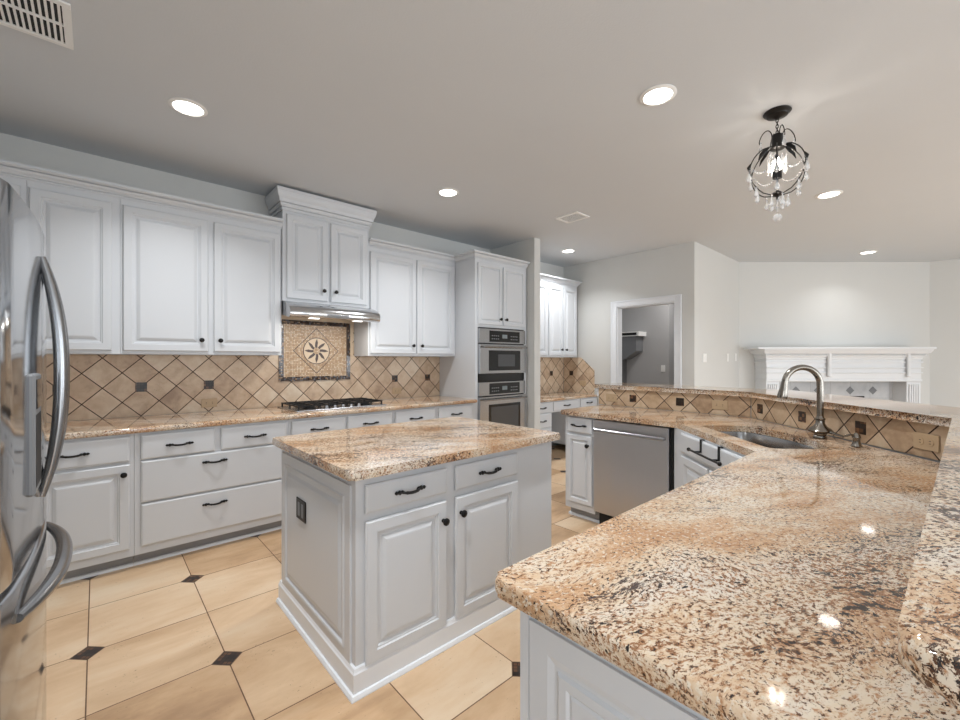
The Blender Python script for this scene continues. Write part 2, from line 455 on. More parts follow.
# ------------------------------------------------------------------ cabinet parts
DOOR = [(.004, 0), (.004, .004), (0, .005), (0, .012), (.003, .015), (.006, .019), (.048, .019), (.051, .013), (.058, .012), (.062, .005), (.074, .005), (.078, .009), (.092, .016), (.098, .017)]
DOORS = [(.003, 0), (.003, .004), (0, .005), (0, .013), (.005, .019), (.036, .019), (.039, .012), (.044, .005), (.053, .005), (.063, .015), (.067, .016)]
DRAWER = [(.004, 0), (.004, .004), (0, .005), (0, .013), (.004, .016), (.010, .019)]
def knob_bm():
    return BM().lathe([(.0095, 0), (.0095, .003), (.006, .006), (.0052, .014), (.014, .018), (.0175, .023), (.0170, .029), (.011, .033), (.003, .035)], axis='Y', n=16)
def pull_bm(L=.128):
    b = BM(); h = L/2
    pts = []; rr = []
    for i in range(17):
        u = -1+2*i/16
        y = -.006-.020*(1-u**2)**.7 if abs(u) < 1 else -.006
        pts.append((u*h*.80, y, -.004*math.cos(u*PI/2)*1.2)); rr.append(.0043+.0025*(1-u*u)+(.0015 if abs(abs(u)-.5) < .07 else 0))
    b.tube(pts, rr, 8)
    for s in (-1, 1):
        b.lathe([(.002, -.016), (.006, -.011), (.0035, -.007), (.0075, 0), (.004, .006), (.006, .010), (.002, .016)], (s*h*.86, -.008, 0), 'X', 10, Matrix.Diagonal((1.45, 1.45, 1.45, 1)))
        b.lathe([(.006, 0), (.005, .008)], (s*h*.78, 0, 0), 'Y', 10)
    return b
_knob = None; _pull = None
def knob(parent, x, y, z):
    global _knob
    if _knob is None: _knob = obj('knob', knob_bm(), black, parent, (x, y, z), smooth=True); return _knob
    c = _knob.copy(); C.objects.link(c); c.parent = parent; c.location = (x, y, z); return c
def pull(parent, x, y, z):
    global _pull
    if _pull is None: _pull = obj('pull', pull_bm(), black, parent, (x, y, z), smooth=True); return _pull
    c = _pull.copy(); C.objects.link(c); c.parent = parent; c.location = (x, y, z); return c
def door(parent, x0, x1, z0, z1, k=None, narrow=False, y=0.0):
    """raised panel door, front facing -Y of the parent; k=(x,z) of the knob"""
    cx, cz = (x0+x1)/2, (z0+z1)/2
    prof = DOORS if (narrow or (x1-x0) < .24) else DOOR
    d = obj('door', BM().panel(x0-cx, x1-cx, z0-cz, z1-cz, prof), paint, parent, (cx, y, cz))
    if k: knob(d, k[0]-cx, -.019, k[1]-cz)
    return d
def drawer(parent, x0, x1, z0, z1, y=0.0, hx=None, hz=None):
    cx, cz = (x0+x1)/2, (z0+z1)/2
    d = obj('drawer', BM().panel(x0-cx, x1-cx, z0-cz, z1-cz, DRAWER), paint, parent, (cx, y, cz))
    pull(d, 0 if hx is None else hx-cx, -.019, 0 if hz is None else hz-cz)
    return d
def crown_prof(s=1.0, big=False):
    if big: return [(0, 0), (.008, 0), (.008, .024), (.004, .027), (.017, .028), (.017, .038), (.022, .042), (.024, .058), (.018, .062), (.033, .063), (.033, .072), (.036, .092), (.046, .112), (.052, .128), (.055, .150), (.058, .154), (.058, .176), (0, .176)]
    return [(0, 0), (.009, 0), (.009, .010), (.005, .012), (.016, .013), (.015, .019), (.020, .024), (.030, .032), (.037, .045), (.028, .050), (.046, .051), (.052, .057), (.060, .058), (.060, .074), (0, .074)]
def crown_path(path, prof, z, sel=None):
    """path: XY points of the cabinet face; outward is to the right of travel; mitred"""
    b = BM(); P = [Vector((p[0], p[1])) for p in path]; rings = []
    ns = []
    for a, c in zip(P, P[1:]):
        t = (c-a).normalized(); ns.append(Vector((t.y, -t.x)))
    for i, p in enumerate(P):
        if i == 0: m = ns[0]
        elif i == len(P)-1: m = ns[-1]
        else:
            m = ns[i-1]+ns[i]; m = m/(m.dot(ns[i]))
        rings.append([(p.x+m.x*o, p.y+m.y*o, z+h) for o, h in prof])
    b.loft(rings[sel[0]:sel[1]] if sel else rings)
    return b

# ------------------------------------------------------------------ north wall, lower run
YB = 3.515    # face frame plane; door fronts stand proud of it
ZC = 0.876
def base_cab(label, x0, x1, y=YB, rz=0, depth=.60, toe=True, loc=None, h=ZC):
    t = thing('base_cabinet', label, 'cabinet', loc if loc else (x0, y, 0), rz, 'white base cabinets')
    wd = x1-x0
    b = BM().box(0.0008, wd-.0008, 0, depth, .088, h)
    obj('carcass', b, paint, t)
    if toe:
        obj('toe_kick', BM().box(0.0008, wd-.0008, .075, .09, 0, .088), toek, t)
        obj('shoe_moulding', BM().loft([[(x, .075, 0), (x, .057, 0), (x, .059, .011), (x, .067, .018), (x, .075, .019)] for x in (0.0008, wd-.0008)]), trimw, t)
    return t
DEP = YW-YB-.003
t = base_cab('white base cabinet in the corner behind the fridge', XL+.01, -.30, depth=DEP); door(t, .03, .58, .14, .685); drawer(t, .03, .58, .70, .857)
t = base_cab('white base cabinet with one drawer and one door, just past the fridge', -.30, .178, depth=DEP)
drawer(t, .03, .455, .70, .857, hx=.19); door(t, .03, .455, .14, .680, (.425, .622))
t = base_cab('white drawer cabinet with two small drawers over two wide ones', .178, 1.126, depth=DEP)
o = .178
drawer(t, .211-o, .622-o, .70, .857); drawer(t, .660-o, 1.106-o, .70, .857)
drawer(t, .211-o, 1.106-o, .422, .690, hx=.622-o, hz=.630); drawer(t, .211-o, 1.106-o, .140, .412, hx=.622-o, hz=.334)
t = base_cab('white base cabinet below the gas cooktop', 1.126, 2.066, depth=DEP); o = 1.126
drawer(t, .02, .465, .70, .857); drawer(t, .487, .922, .70, .857); door(t, .02, .465, .14, .685, (.44, .62)); door(t, .487, .922, .14, .685, (.52, .62))
t = base_cab('white base cabinet right of the cooktop, partly behind the island', 2.066, 2.573, depth=DEP)
drawer(t, .02, .475, .70, .857); door(t, .02, .475, .14, .685, (.05, .64))
t = base_cab('white base cabinet against the tall oven cabinet', 2.573, 3.098, depth=DEP)
drawer(t, .02, .475, .70, .857); door(t, .02, .475, .14, .685, (.05, .64))

# countertops -------------------------------------------------------
def rounded(pts, radii, n=6):
    out = []; m = len(pts)
    for i, p in enumerate(pts):
        r = radii[i] if i < len(radii) else 0
        p = Vector(p)
        if not r: out.append(tuple(p)); continue
        a = (Vector(pts[i-1])-p).normalized(); b = (Vector(pts[(i+1) % m])-p).normalized()
        ang = a.angle(b); dd = r/math.tan(ang/2)
        c = p+(a+b).normalized()*(r/math.sin(ang/2))
        s = p+a*dd-c; e = p+b*dd-c
        a0 = math.atan2(s.y, s.x); a1 = math.atan2(e.y, e.x)
        dl = (a1-a0+PI) % (2*PI)-PI
        for k in range(n+1): out.append((c.x+r*math.cos(a0+dl*k/n), c.y+r*math.sin(a0+dl*k/n)))
    return out
def flat_tops(o):
    for p in o.data.polygons:
        if abs(p.normal.z) > .999: p.use_smooth = False
def slab(name, pts, radii, z0, z1, label, holes=None, parent=None, bev=.012):
    b = BM().prism(rounded(pts, radii), z0, z1, bev, 3)
    o = obj(name, b, gran, smooth=True); flat_tops(o)
    if label: tag(o, label, 'countertop')
    return o
slab('countertop', [(XL+.004, 3.478), (3.097, 3.478), (3.097, YW-.001), (XL+.004, YW-.001)], [], ZC, .914,
     'long brown-and-cream granite countertop along the tiled cooktop wall')

# backsplash --------------------------------------------------------
def splash(name, label, polys, mat, loc, rz, inserts, isz=.036, th=.010):
    """polys: outlines in local XZ, front facing -Y"""
    b = BM()
    for pl in polys:
        b.loft([[(x, 0, z) for x, z in pl], [(x, -th, z) for x, z in pl]])
    t = obj(name, b, mat, None, loc, rz); tag(t, label, 'backsplash')
    for i, (x, z) in enumerate(inserts):
        m = BM().box(x-isz, x+isz, -th-.0015, -th+.001, z-isz, z+isz)
        obj('mosaic_insert', m, mos_dark, t)
    return t
b = splash('tile_backsplash', 'diagonal travertine tile backsplash behind the gas cooktop', [[(XL+.01, .915), (3.098, .915), (3.098, 1.384), (1.992, 1.384), (1.992, 1.80), (1.184, 1.80), (1.184, 1.384), (XL+.01, 1.384)]], splash_wall, (0, YW-.0005, 0), 0,
       [(-.193, 1.137), (.252, 1.137), (.697, 1.137), (2.476, 1.137), (2.920, 1.137)])
# stone framed strip behind hood (straight-set tiles) is part of the medallion surround
t = thing('tile_medallion', 'framed mosaic medallion with an eight-pointed sunburst above the cooktop', 'tile art', (1.597, YW-.011, 1.434))
hw, hh = .346, .287
fb = BM()
for x0, x1, z0, z1 in ((-hw, hw, hh-.038, hh), (-hw, hw, -hh, -hh+.038), (-hw, -hw+.038, -hh+.038, hh-.038), (hw-.038, hw, -hh+.038, hh-.038)):
    fb.box(x0, x1, -.012, 0, z0, z1)
obj('border', fb, mos_border, t)
obj('field', BM().box(-hw+.038, hw-.038, -.008, 0, -hh+.038, hh-.038), mos_field, t)
# straight-set strips of plain tile around the panel, up under the hood
b = BM()
for k in range(4): b.box(-.415+.19*k+.003, -.415+.19*(k+1), -.006, 0, hh+.003, hh+.045, .001)
b.box(hw+.003, hw+.036, -.006, 0, -.046, .09, .001); b.box(hw+.003, hw+.036, -.006, 0, .094, hh+.045, .001)
obj('tile_strip', b, stone_l, t)
# diamond frame
def ringpoly(b, outer, inner, y0, y1):
    n = len(outer)
    for i in range(n):
        j = (i+1) % n
        q = [outer[i], outer[j], inner[j], inner[i]]
        b.loft([[(x, y0, z) for x, z in q], [(x, y1, z) for x, z in q]])
def reg(n, r, a0=0, sx=1, sz=1): return [(sx*r*math.cos(a0+2*PI*i/n), sz*r*math.sin(a0+2*PI*i/n)) for i in range(n)]
b = BM(); ringpoly(b, reg(4, .222), reg(4, .214), -.0105, -.008); obj('diamond_frame', b, stone_d, t)
b = BM(); q = reg(4, .214); b.loft([[(x, -.008, z) for x, z in q], [(x, -.0095, z) for x, z in q]]); obj('diamond_ground', b, mos_field, t)
b = BM(); q = reg(40, .126); b.loft([[(x, -.0095, z) for x, z in q], [(x, -.0105, z) for x, z in q]]); obj('disc', b, stone_l, t)
b = BM(); ringpoly(b, reg(40, .130), reg(40, .123), -.0118, -.0095); obj('ring', b, stone_d, t)
for k in range(8):
    a = PI/2+k*PI/4
    def P(r, da): return (r*math.cos(a+da), r*math.sin(a+da))
    q = [P(.119, -.03), P(.086, .14), P(.056, .30), P(.034, .42), P(.034, -.26), P(.052, -.14), P(.080, -.16)]
    b = BM().loft([[(x, -.0105, z) for x, z in q], [(x, -.0122, z) for x, z in q]]); obj('ray', b, stone_d, t)
b = BM(); q = reg(24, .031); b.loft([[(x, -.0105, z) for x, z in q], [(x, -.012, z) for x, z in q]]); obj('hub', b, mos_field, t)

# ------------------------------------------------------------------ upper cabinets
YU = 3.868; ZU = 1.386; ZUT = 2.475
def upper(label, x0, x1, z0=ZU, z1=ZUT, y=YU, depth=None):
    t = thing('wall_cabinet', label, 'cabinet', (x0, y, 0), 0, 'white wall cabinets')
    dp = YW-.002-y if depth is None else depth
    b = BM().box(.0008, x1-x0-.0008, 0, dp, z0, z1)
    obj('carcass', b, paint, t)
    return t
KZ = 1.497
t = upper('white wall cabinet in the corner above the fridge', XL+.01, -.325); door(t, .04, .56, 1.41, 2.425)
t = upper('white single-door wall cabinet, left of the widest pair', -.325, .120); door(t, .010, .402, 1.41, 2.425)
t = upper('white two-door wall cabinet between the fridge and the range hood', .120, 1.182)
door(t, .014, .521, 1.41, 2.425, (.475, KZ)); door(t, .558, 1.050, 1.41, 2.425, (.60, KZ))
t = upper('white raised two-door wall cabinet directly over the range hood', 1.184, 1.992, 1.857, 2.72, YU-.02)
door(t, .030, .392, 1.880, 2.610, (.35, 1.972)); door(t, .418, .780, 1.880, 2.610, (.462, 1.972))
cr = obj('crown_moulding', crown_path([(1.184-1.184, .30), (0, 0), (.808, 0), (.808, .30)], crown_prof(big=True), 2.638), paint, t)
t = upper('white two-door wall cabinet between the range hood and the oven cabinet', 1.994, 3.097)
door(t, .018, .556, 1.41, 2.425, (.512, KZ)); door(t, .568, 1.078, 1.41, 2.425, (.622, KZ))
obj('crown_moulding', crown_path([(0, 0), (3.10-1.994, 0), (3.10-1.994, -.348)], crown_prof(), ZUT-.002, (0, 2)), paint, t)
tag(obj('crown_moulding', crown_path([(XL+.01, YU), (1.183, YU)], crown_prof(), ZUT-.002), paint), 'white crown moulding over the wall cabinets left of the hood', 'moulding')

# tall oven cabinet
XO0, XO1, YO = 3.10, 3.945, 3.52
t = thing('oven_cabinet', 'tall white cabinet housing the double oven', 'cabinet', (XO0, YO, 0))
wd = XO1-XO0
b = BM()
b.box(0, .04, 0, YW-.002-YO, .115, ZUT); b.box(wd-.04, wd, 0, YW-.002-YO, .115, ZUT)
b.box(.04, wd-.04, 0, YW-.002-YO, 1.715, ZUT); b.box(.04, wd-.04, 0, YW-.002-YO, .115, .42); b.box(.04, wd-.04, .52, .54, .42, 1.715)
obj('carcass', b, paint, t)
obj('toe_kick', BM().box(0, wd, .075, .09, 0, .115), toek, t)
door(t, .035, .408, 1.745, 2.43, (.372, 1.815), narrow=True); door(t, .432, .805, 1.745, 2.43, (.466, 1.815), narrow=True)
drawer(t, .035, .805, .15, .40)
obj('crown_moulding', crown_path([(-1.106, YU-YO), (0, YU-YO), (0, 0), (wd, 0)], crown_prof(), ZUT-.002, (1, 4)), paint, t)

# double oven
t = thing('wall_oven', 'stainless double wall oven set in the tall cabinet', 'oven', (XO0+.042, YO, 0))
ow = wd-.084
obj('body', BM().box(0.003, ow-.003, .002, .50, .425, 1.712), dark, t)
_btn = None
def ovenpanel(z0, z1, g0, g1):
    p = obj('control_panel', BM().box(.0, ow, -.024, .002, z0, z1, .003), steel, t)
    obj('display', BM().box(.155, ow-.105, -.0262, -.0235, g0, g1, .001), blackglass, p)
    global _btn
    for x0 in (.19, .50):
        for i in range(4):
            for j in range(2):
                l = (x0+i*.032+.009, 0, g0+.035+j*.035)
                if _btn is None: _btn = obj('button', BM().box(-.009, .009, -.0272, -.0258, -.005, .005), greyplastic, p, l)
                else: c = _btn.copy(); C.objects.link(c); c.parent = p; c.location = l
    obj('clock_screen', BM().box(.36, .44, -.0275, -.0258, (g0+g1)/2-.02, (g0+g1)/2+.024), plain('oven_display', rgb(120, 130, 132), .3), p)
def ovendoor(z0, z1, g0, g1, full):
    p = obj('oven_door', BM().box(0, ow, -.036, .002, z0, z1, .004), steel, t)
    obj('door_glass', BM().box(.135, ow-.105, -.038, -.035, g0, g1, .002), blackglass, p)
    obj('window', BM().box(.28 if not full else .17, ow-.20 if not full else ow-.14, -.0392, -.0375, g0+.045, g1-.03 if full else g1-.045, .001), ovenwin, p)
    hb = BM().tube([(.03, -.075, z1-.032), (ow-.03, -.075, z1-.032)], .010, 12)
    for x in (.06, ow-.06): hb.tube([(x, -.036, z1-.032), (x, -.075, z1-.032)], .008, 8)
    obj('handle', hb, handlem, p, smooth=True)
ovenpanel(1.535, 1.700, 1.552, 1.680); ovendoor(1.190, 1.525, 1.225, 1.455, False)
obj('vent_gap', BM().box(.01, ow-.01, -.012, .002, 1.105, 1.185), blackglass, t)
ovenpanel(.940, 1.095, .955, 1.080); ovendoor(.440, .930, .52, .84, True)

# hood
t = thing('range_hood', 'stainless under-cabinet range hood over the cooktop', 'range hood', (1.19, 3.655, 0))
hwid = .83; hd = YW-.011-3.655
b = BM()
prof = [(hd-.002, 1.790), (.05, 1.712), (.01, 1.704), (-.010, 1.714), (-.018, 1.735), (-.014, 1.770), (.02, 1.805), (.10, 1.838), (.17, 1.8555), (hd-.002, 1.8555)]
def curvefront(x):    # front bows out toward the middle
    u = (x-hwid/2)/(hwid/2); return .03*(u**4)
rings = []
for i in range(17):
    x = hwid*i/16; c = curvefront(x)
    rings.append([(x, (y+c) if y < .25 else y, z) for y, z in prof])
b.loft(rings); obj('canopy', b, chrome, t, smooth=True)
for x in (.16, .56): obj('lamp', BM().box(x, x+.085, .012, .045, 1.700, 1.712), hoodlampm, t)
for x in (.20, .60): area('hood_light', (1.19+x, 3.70, 1.695), (0, 0, 0), .08, .04, 1.6, (1, .95, .88))
obj('switch_strip', BM().box(.30, .50, -.020, -.01, 1.728, 1.742), greyplastic, t)

# cooktop
t = thing('gas_cooktop', 'stainless gas cooktop with black grates set in the granite', 'cooktop', (1.215, 3.60, .914))
cwid, cdep = .835, .50
obj('tray', BM().box(0, cwid, 0, cdep, 0.0005, .010, .004), steel, t)
burn = [(.16, .14), (.16, .36), (.42, .28), (.68, .14), (.68, .36)]
for x, y in burn:
    p = obj('burner', BM().lathe([(.055, .010), (.055, .016), (.042, .020), (.042, .026), (.03, .029)], (x, y, 0), n=20), black, t, smooth=True)
for gx0, gx1 in ((.025, .285), (.290, .545), (.55, .81)):
    g = BM(); z0, z1 = .036, .046
    for y in (.04, .46): g.box(gx0, gx1, y-.006, y+.006, z0, z1)
    for x in (gx0+.006, gx1-.006): g.box(x-.006, x+.006, .04, .46, z0, z1)
    for y in (.145, .25, .355): g.box(gx0, gx1, y-.005, y+.005, z0, z1+.003)
    xm = (gx0+gx1)/2; g.box(xm-.005, xm+.005, .04, .46, z0, z1+.003)
    for x in (gx0+.006, gx1-.006):
        for y in (.045, .25, .455): g.box(x-.006, x+.006, y-.006, y+.006, .0105, z0)
    obj('grate', g, black, t)
for i in range(5):
    obj('control_knob', BM().lathe([(.021, .010), (.019, .014), (.016, .034), (.013, .036)], (.27+i*.075, .042, 0), n=16), steel, t, smooth=True)

# ------------------------------------------------------------------ fridge
t = thing('refrigerator', 'stainless french-door refrigerator at the left edge with bowed handles', 'refrigerator', (-.144, 1.79, 0))
FW = .448; BUL = .026
obj('cabinet', BM().box(-.74, -.062, -FW+.004, FW-.004, .02, 1.715), greyplastic, t)
obj('kick_grille', BM().box(-.70, -.03, -FW+.02, FW-.02, 0, .03), dark, t)
def bowed(y0, y1, z0, z1, n=14):
    b = BM(); rings = []
    for i in range(n+1):
        y = y0+(y1-y0)*i/n; x = BUL*(1-(y/FW)**2)
        e = .007 if i in (0, n) else 0
        rings.append([(-.058, y, z0), (x-.010-e, y, z0), (x-.003-e, y, z0+.004), (x-e, y, z0+.012), (x-e, y, z1-.012), (x-.003-e, y, z1-.004), (x-.010-e, y, z1), (-.058, y, z1)])
    return b.loft(rings)
dz0 = .845
dl = obj('door', bowed(-FW, -.003, dz0, 1.735), steelv, t, smooth=True)
dr = obj('door', bowed(.003, FW, dz0, 1.735), steelv, t, smooth=True)
fz = obj('freezer_drawer', bowed(-FW, FW, .035, .828), steelv, t, smooth=True)
obj('gasket', BM().box(-.060, -.02, -FW+.01, FW-.01, .826, .848), dark, t)
def bowhandle(y, z0, z1, out):
    pts = []; n = 22
    for i in range(n+1):
        u = -1+2*i/n
        pts.append((.026+out*(1-abs(u)**2.3), y, (z0+z1)/2+u*(z1-z0)/2))
    return BM().tube(pts, [.009+.007*(1-abs(-1+2*i/n)**3) for i in range(n+1)], 12)
obj('handle', bowhandle(-.045, .955, 1.640, .040), handlem, dl, smooth=True)
obj('handle', bowhandle(.045, .955, 1.640, .040), handlem, dr, smooth=True)
pts = []
for i in range(25):
    u = -1+2*i/24
    pts.append((.010+.018*(1-u*u)+.042*(1-abs(u)**2.4), u*.37, .758-.0*u))
obj('handle', BM().tube(pts, [.011+.008*(1-abs(-1+2*i/24)**3) for i in range(25)], 12), handlem, fz, smooth=True)
d = obj('water_dispenser', BM().box(.008, .029, -.245, -.095, 1.00, 1.31, .006), greyplastic, dl)
obj('control_screen', BM().box(.028, .0305, -.23, -.11, 1.22, 1.295), blackglass, d)
obj('recess', BM().box(.028, .030, -.23, -.11, 1.02, 1.205), dark, d)

# ------------------------------------------------------------------ island
IX0, IX1, IY0, IY1 = .769, 2.014, 1.597, 2.515
t = thing('kitchen_island', 'white kitchen island cabinet with two doors and two drawers', 'kitchen island', (IX0, IY0, 0))
iw, idp = IX1-IX0, IY1-IY0
obj('carcass', BM().box(0, iw, 0, idp, .0, ZC), paint, t)
o = IX0
drawer(t, .806-o, 1.218-o, .722, .838); drawer(t, 1.272-o, 1.705-o, .722, .838)
door(t, .806-o, 1.218-o, .105, .688, (1.193-o, .600)); door(t, 1.272-o, 1.705-o, .105, .688, (1.300-o, .612))
sp = obj('side_panel', BM().panel(0.035, idp-.035, .10, .835, [(0, 0), (0, .008), (.05, .008), (.056, .013), (.064, .011), (.070, .004), (.090, .004), (.106, .011), (.112, .012)]), paint, t, (0, idp, 0), -PI/2)
op = obj('outlet', BM().box(-.062, .062, -.006, 0, -.052, .052, .002), black, sp, (.352, -.0125, .600))
ob = BM()
for x in (-.024, .024): ob.box(x-.014, x+.014, -.0075, -.005, -.034, .034, .002)
obj('socket', ob, greyplastic, op)
# base board with cap and shoe all round
bb = BM()
path = [(0, idp), (0, 0), (iw, 0), (iw, idp), (0, idp)]
prof = [(0, 0), (.030, 0), (.030, .006), (.024, .018), (.016, .020), (.016, .094), (.012, .100), (.008, .112), (0, .116)]
bb = crown_path([(0, idp), (0, 0), (iw, 0), (iw, idp)], [(o_, h_) for o_, h_ in prof], 0)
obj('base_moulding', bb, trimw, t)
slab('island_countertop', [(.722, 1.541), (2.040, 1.541), (2.040, 2.535), (.722, 2.535)], [.02, .02, .02, .02], ZC, .914,
     'rectangular granite slab topping the white kitchen island', bev=.013)

# ------------------------------------------------------------------ peninsula
XP = 3.010   # face of the dishwasher run
YP = 2.232
DP = 3.64-XP
# narrow cabinet left of the dishwasher (faces -X): local x runs towards -Y
t = base_cab('narrow white base cabinet at the left of the dishwasher', 0, .295, rz=-PI/2, depth=DP, loc=(XP, YP, 0))
drawer(t, .028, .272, .735, .862); door(t, .028, .272, .145, .715, (.240, .640), narrow=True)
obj('end_shoe', BM().box(-.012, 0.0, .06, DP, 0, .02), trimw, t)
# dishwasher
t = thing('dishwasher', 'stainless dishwasher with a bar handle built into the peninsula', 'dishwasher', (XP, YP-.297, 0), -PI/2)
dw = .630
obj('tub', BM().box(.004, dw-.004, .002, DP-.02, .11, .868), dark, t)
dd = obj('door_panel', BM().box(.002, dw-.022, -.030, .002, .125, .866, .004), steeld, t)
hb = BM()
hb.box(.02, dw-.04, -.072, -.058, .775, .800, .006)
for x in (.03, dw-.06): hb.box(x, x+.02, -.06, -.029, .777, .798, .003)
obj('handle', hb, steel, dd)
obj('toe_panel', BM().box(.004, dw-.004, .05, .07, .0, .108), dark, t)
# sink base on the diagonal
RZD = -math.radians(135)
SX0, SY0 = 2.995, 1.295   # left front corner of the diagonal face
nD = Vector((math.sqrt(.5), -math.sqrt(.5)))
LD = .93
t = thing('sink_cabinet', 'white diagonal sink base cabinet with a false drawer front and doors', 'cabinet', (SX0, SY0, 0), RZD)
obj('carcass', BM().prism([(0, 0), (LD, 0), (LD+.10, .10), (LD+.10, .58), (-.02, .58), (-.02, .04)], .115, .66).box(0, LD, 0, .018, .66, ZC-.001), paint, t)
obj('toe_kick', BM().box(0, LD, .075, .09, 0, .114), toek, t)
cz = (.735+.862)/2
fl = obj('false_front', BM().panel(.15, .90, .735, .862, DRAWER), paint, t)
door(t, .15, .515, .145, .715, (.48, .64)); door(t, .535, .90, .145, .715, (.57, .64))
# over-the-drawer towel bar
t = thing('towel_bar', 'black over-the-drawer towel bar hung on the sink cabinet', 'towel bar', (SX0, SY0, 0), RZD)
bb = BM()
for x in (.435, .645):
    bb.box(x, x+.018, -.024, -.0205, .795, .872, 0)
    bb.box(x, x+.018, -.024, -.002, .868, .872, 0)
    bb.tube([(x+.009, -.022, .798), (x+.009, -.058, .798)], .006, 8)
obj('hook', bb, black, t)
bb = BM().tube([(.375, -.060, .798), (.735, -.060, .798)], .0065, 10)
for x in (.370, .740): bb.sphere((x, -.060, .798), .012)
obj('bar', bb, black, t, smooth=True)
# foreground run (faces +Y, away from the camera)
t = base_cab('white cabinet end of the peninsula nearest the viewer', 0, 1.60, rz=PI, depth=.56, loc=(2.237, .575, 0))
for i in range(3): door(t, .06+i*.51, .06+i*.51+.48, .145, .68); drawer(t, .06+i*.51, .06+i*.51+.48, .70, .857)
# end panel on its -X side. local: x->-X world so end is at local x=1.60
ep = obj('end_panel', BM().panel(.02, .525, .12, .835, [(0, 0), (0, .006), (.045, .006), (.059, .002), (.066, .002), (.072, .007), (.088, .007), (.094, .003), (.100, .005)]), paint, t, (1.60, 0.0, 0), PI/2)
obj('end_stile', BM().box(1.6, 1.606, -.004, .018, 0.0, ZC-.001), paint, t)
obj('end_base_moulding', BM().box(1.6, 1.612, .02, .545, 0, .10, .003), trimw, t)

# knee wall that carries the raised bar (white painted end)
def diagline(c, w0=0): return c
KT = .12
A1 = (3.66, 2.31); A2 = (3.66, 1.005); A3 = (2.595, -.060); A4 = (.60, -.030)
B4 = (.60, -.030-KT); B3 = (2.595+KT*.414, -.060-KT); B2 = (3.66+KT, 1.005-KT*.414); B1 = (3.66+KT, 2.31)
struct('wall_peninsula_east', BM().prism([A1, A2, B2, B1], 0, 1.069), paint)
struct('wall_peninsula_corner', BM().prism([A2, A3, B3, B2], 0, 1.069), paint)
struct('wall_peninsula_south', BM().prism([A3, A4, B4, B3], 0, 1.069), paint)
cp = BM()
cp.box(3.648, 3.792, 2.3105, 2.345, 1.035, 1.068, .004); cp.box(3.655, 3.785, 2.3105, 2.335, 0.99, 1.034, .003); cp.box(3.66, 3.78, 2.3105, 2.320, .10, .989, .001); cp.box(3.65, 3.79, 2.3105, 2.33, 0, .099, .002)
struct('trim_2', cp, trimw, label='white moulded end cap under the left end of the raised bar')
# bar tile: three pieces
SPN = .0005
def bartile(label, p0, p1, verts, extra=0):
    d = Vector(p1)-Vector(p0); L = d.length; ang = math.atan2(d.y, d.x)
    t = splash('bar_backsplash', label, [[(0, .915), (L, .915), (L, 1.0695), (0, 1.0695)]], splash_bar, (p0[0], p0[1], 0), ang, [(v, .992) for v in verts], .033, .010)
    return t
# local x runs from viewer's left to right, front faces the kitchen
q = Vector((math.sqrt(.5), -math.sqrt(.5)))*0
e = bartile('travertine bar tile strip behind the dishwasher counter, with two dark inserts', (3.66-SPN, 2.31), (3.66-SPN, 1.010), [.358, .781])
e2 = bartile('diagonal travertine bar tile strip behind the sink and faucet', (3.650, .995), (2.590, -.065), [.108, .540, .972])
# counter with sink cut-out
def un(u, n):   # along the diagonal (u) and across it towards the bar (n)
    k = math.sqrt(.5); return ((u+n)*k, (u-n)*k)
pts = [(.588, .618), (.588, -.022), (2.560, -.045), (3.648, 1.004), (3.648, 2.262), (2.968, 2.262), (2.968, 1.265), (2.306, .618)]
# (XY ordering is clockwise seen from above)
ctop = BM().prism(rounded(pts, [.018, 0, 0, 0, 0, .02, .03, .03]), ZC, .914, .012, 3)
pen = obj('peninsula_countertop', ctop, gran, smooth=True)
tag(pen, 'large L-shaped polished granite countertop with the undermount sink, in the foreground', 'countertop')
# sink outline (D shaped, bowed towards the faucet)
def sink_outline(grow=0.0, n=40):
    uc = 2.505; hu = .368+grow; n0 = 1.305-grow; n1 = 1.590+grow; bow = .085
    P = []
    core = [(uc+hu, n0), (uc-hu, n0), (uc-hu, n1)]
    for i in range(1, 12):
        a = -1+2*i/12; core.append((uc+a*hu, n1+bow*(1-a*a)))
    core.append((uc+hu, n1))
    rad = [.05, .05, .07]+[0]*11+[.07]
    return rounded(core, rad, 6)
cut = BM().prism([un(*p) for p in sink_outline()], .80, 1.0)
cutter = obj('cutter', cut, None)
md = pen.modifiers.new('cut', 'BOOLEAN'); md.operation = 'DIFFERENCE'; md.object = cutter; md.solver = 'EXACT'
bpy.context.view_layer.update()
dg = bpy.context.evaluated_depsgraph_get()
nm = bpy.data.meshes.new_from_object(pen.evaluated_get(dg)); pen.modifiers.clear(); pen.data = nm
bpy.data.objects.remove(cutter, do_unlink=True); flat_tops(pen)
t = thing('sink', 'undermount stainless steel sink in the angled corner of the granite', 'sink', un(2.515, 1.45)+(.875,), 0)
ox, oy = un(2.515, 1.45)
b = BM(); rings = []
def ringat(g, z): return [(x-ox, y-oy, z-.875) for x, y in (un(*p) for p in sink_outline(g))]
b.loft([ringat(.015, .8745), ringat(.003, .8745), ringat(.0, .868), ringat(-.012, .72), ringat(-.035, .700), ringat(-.10, .697)], cap0=False)
obj('bowl', b, steels, t, smooth=True)
obj('drain', BM().lathe([(.045, -.1779), (.045, -.176), (.03, -.1755), (.028, -.1775)], (0, 0, 0), n=20), nickel, t, smooth=True)

# faucet
fxy = un(2.44, 1.756)
t = thing('faucet', 'brushed nickel gooseneck kitchen faucet behind the sink', 'faucet', (fxy[0], fxy[1], .9145), math.radians(135))
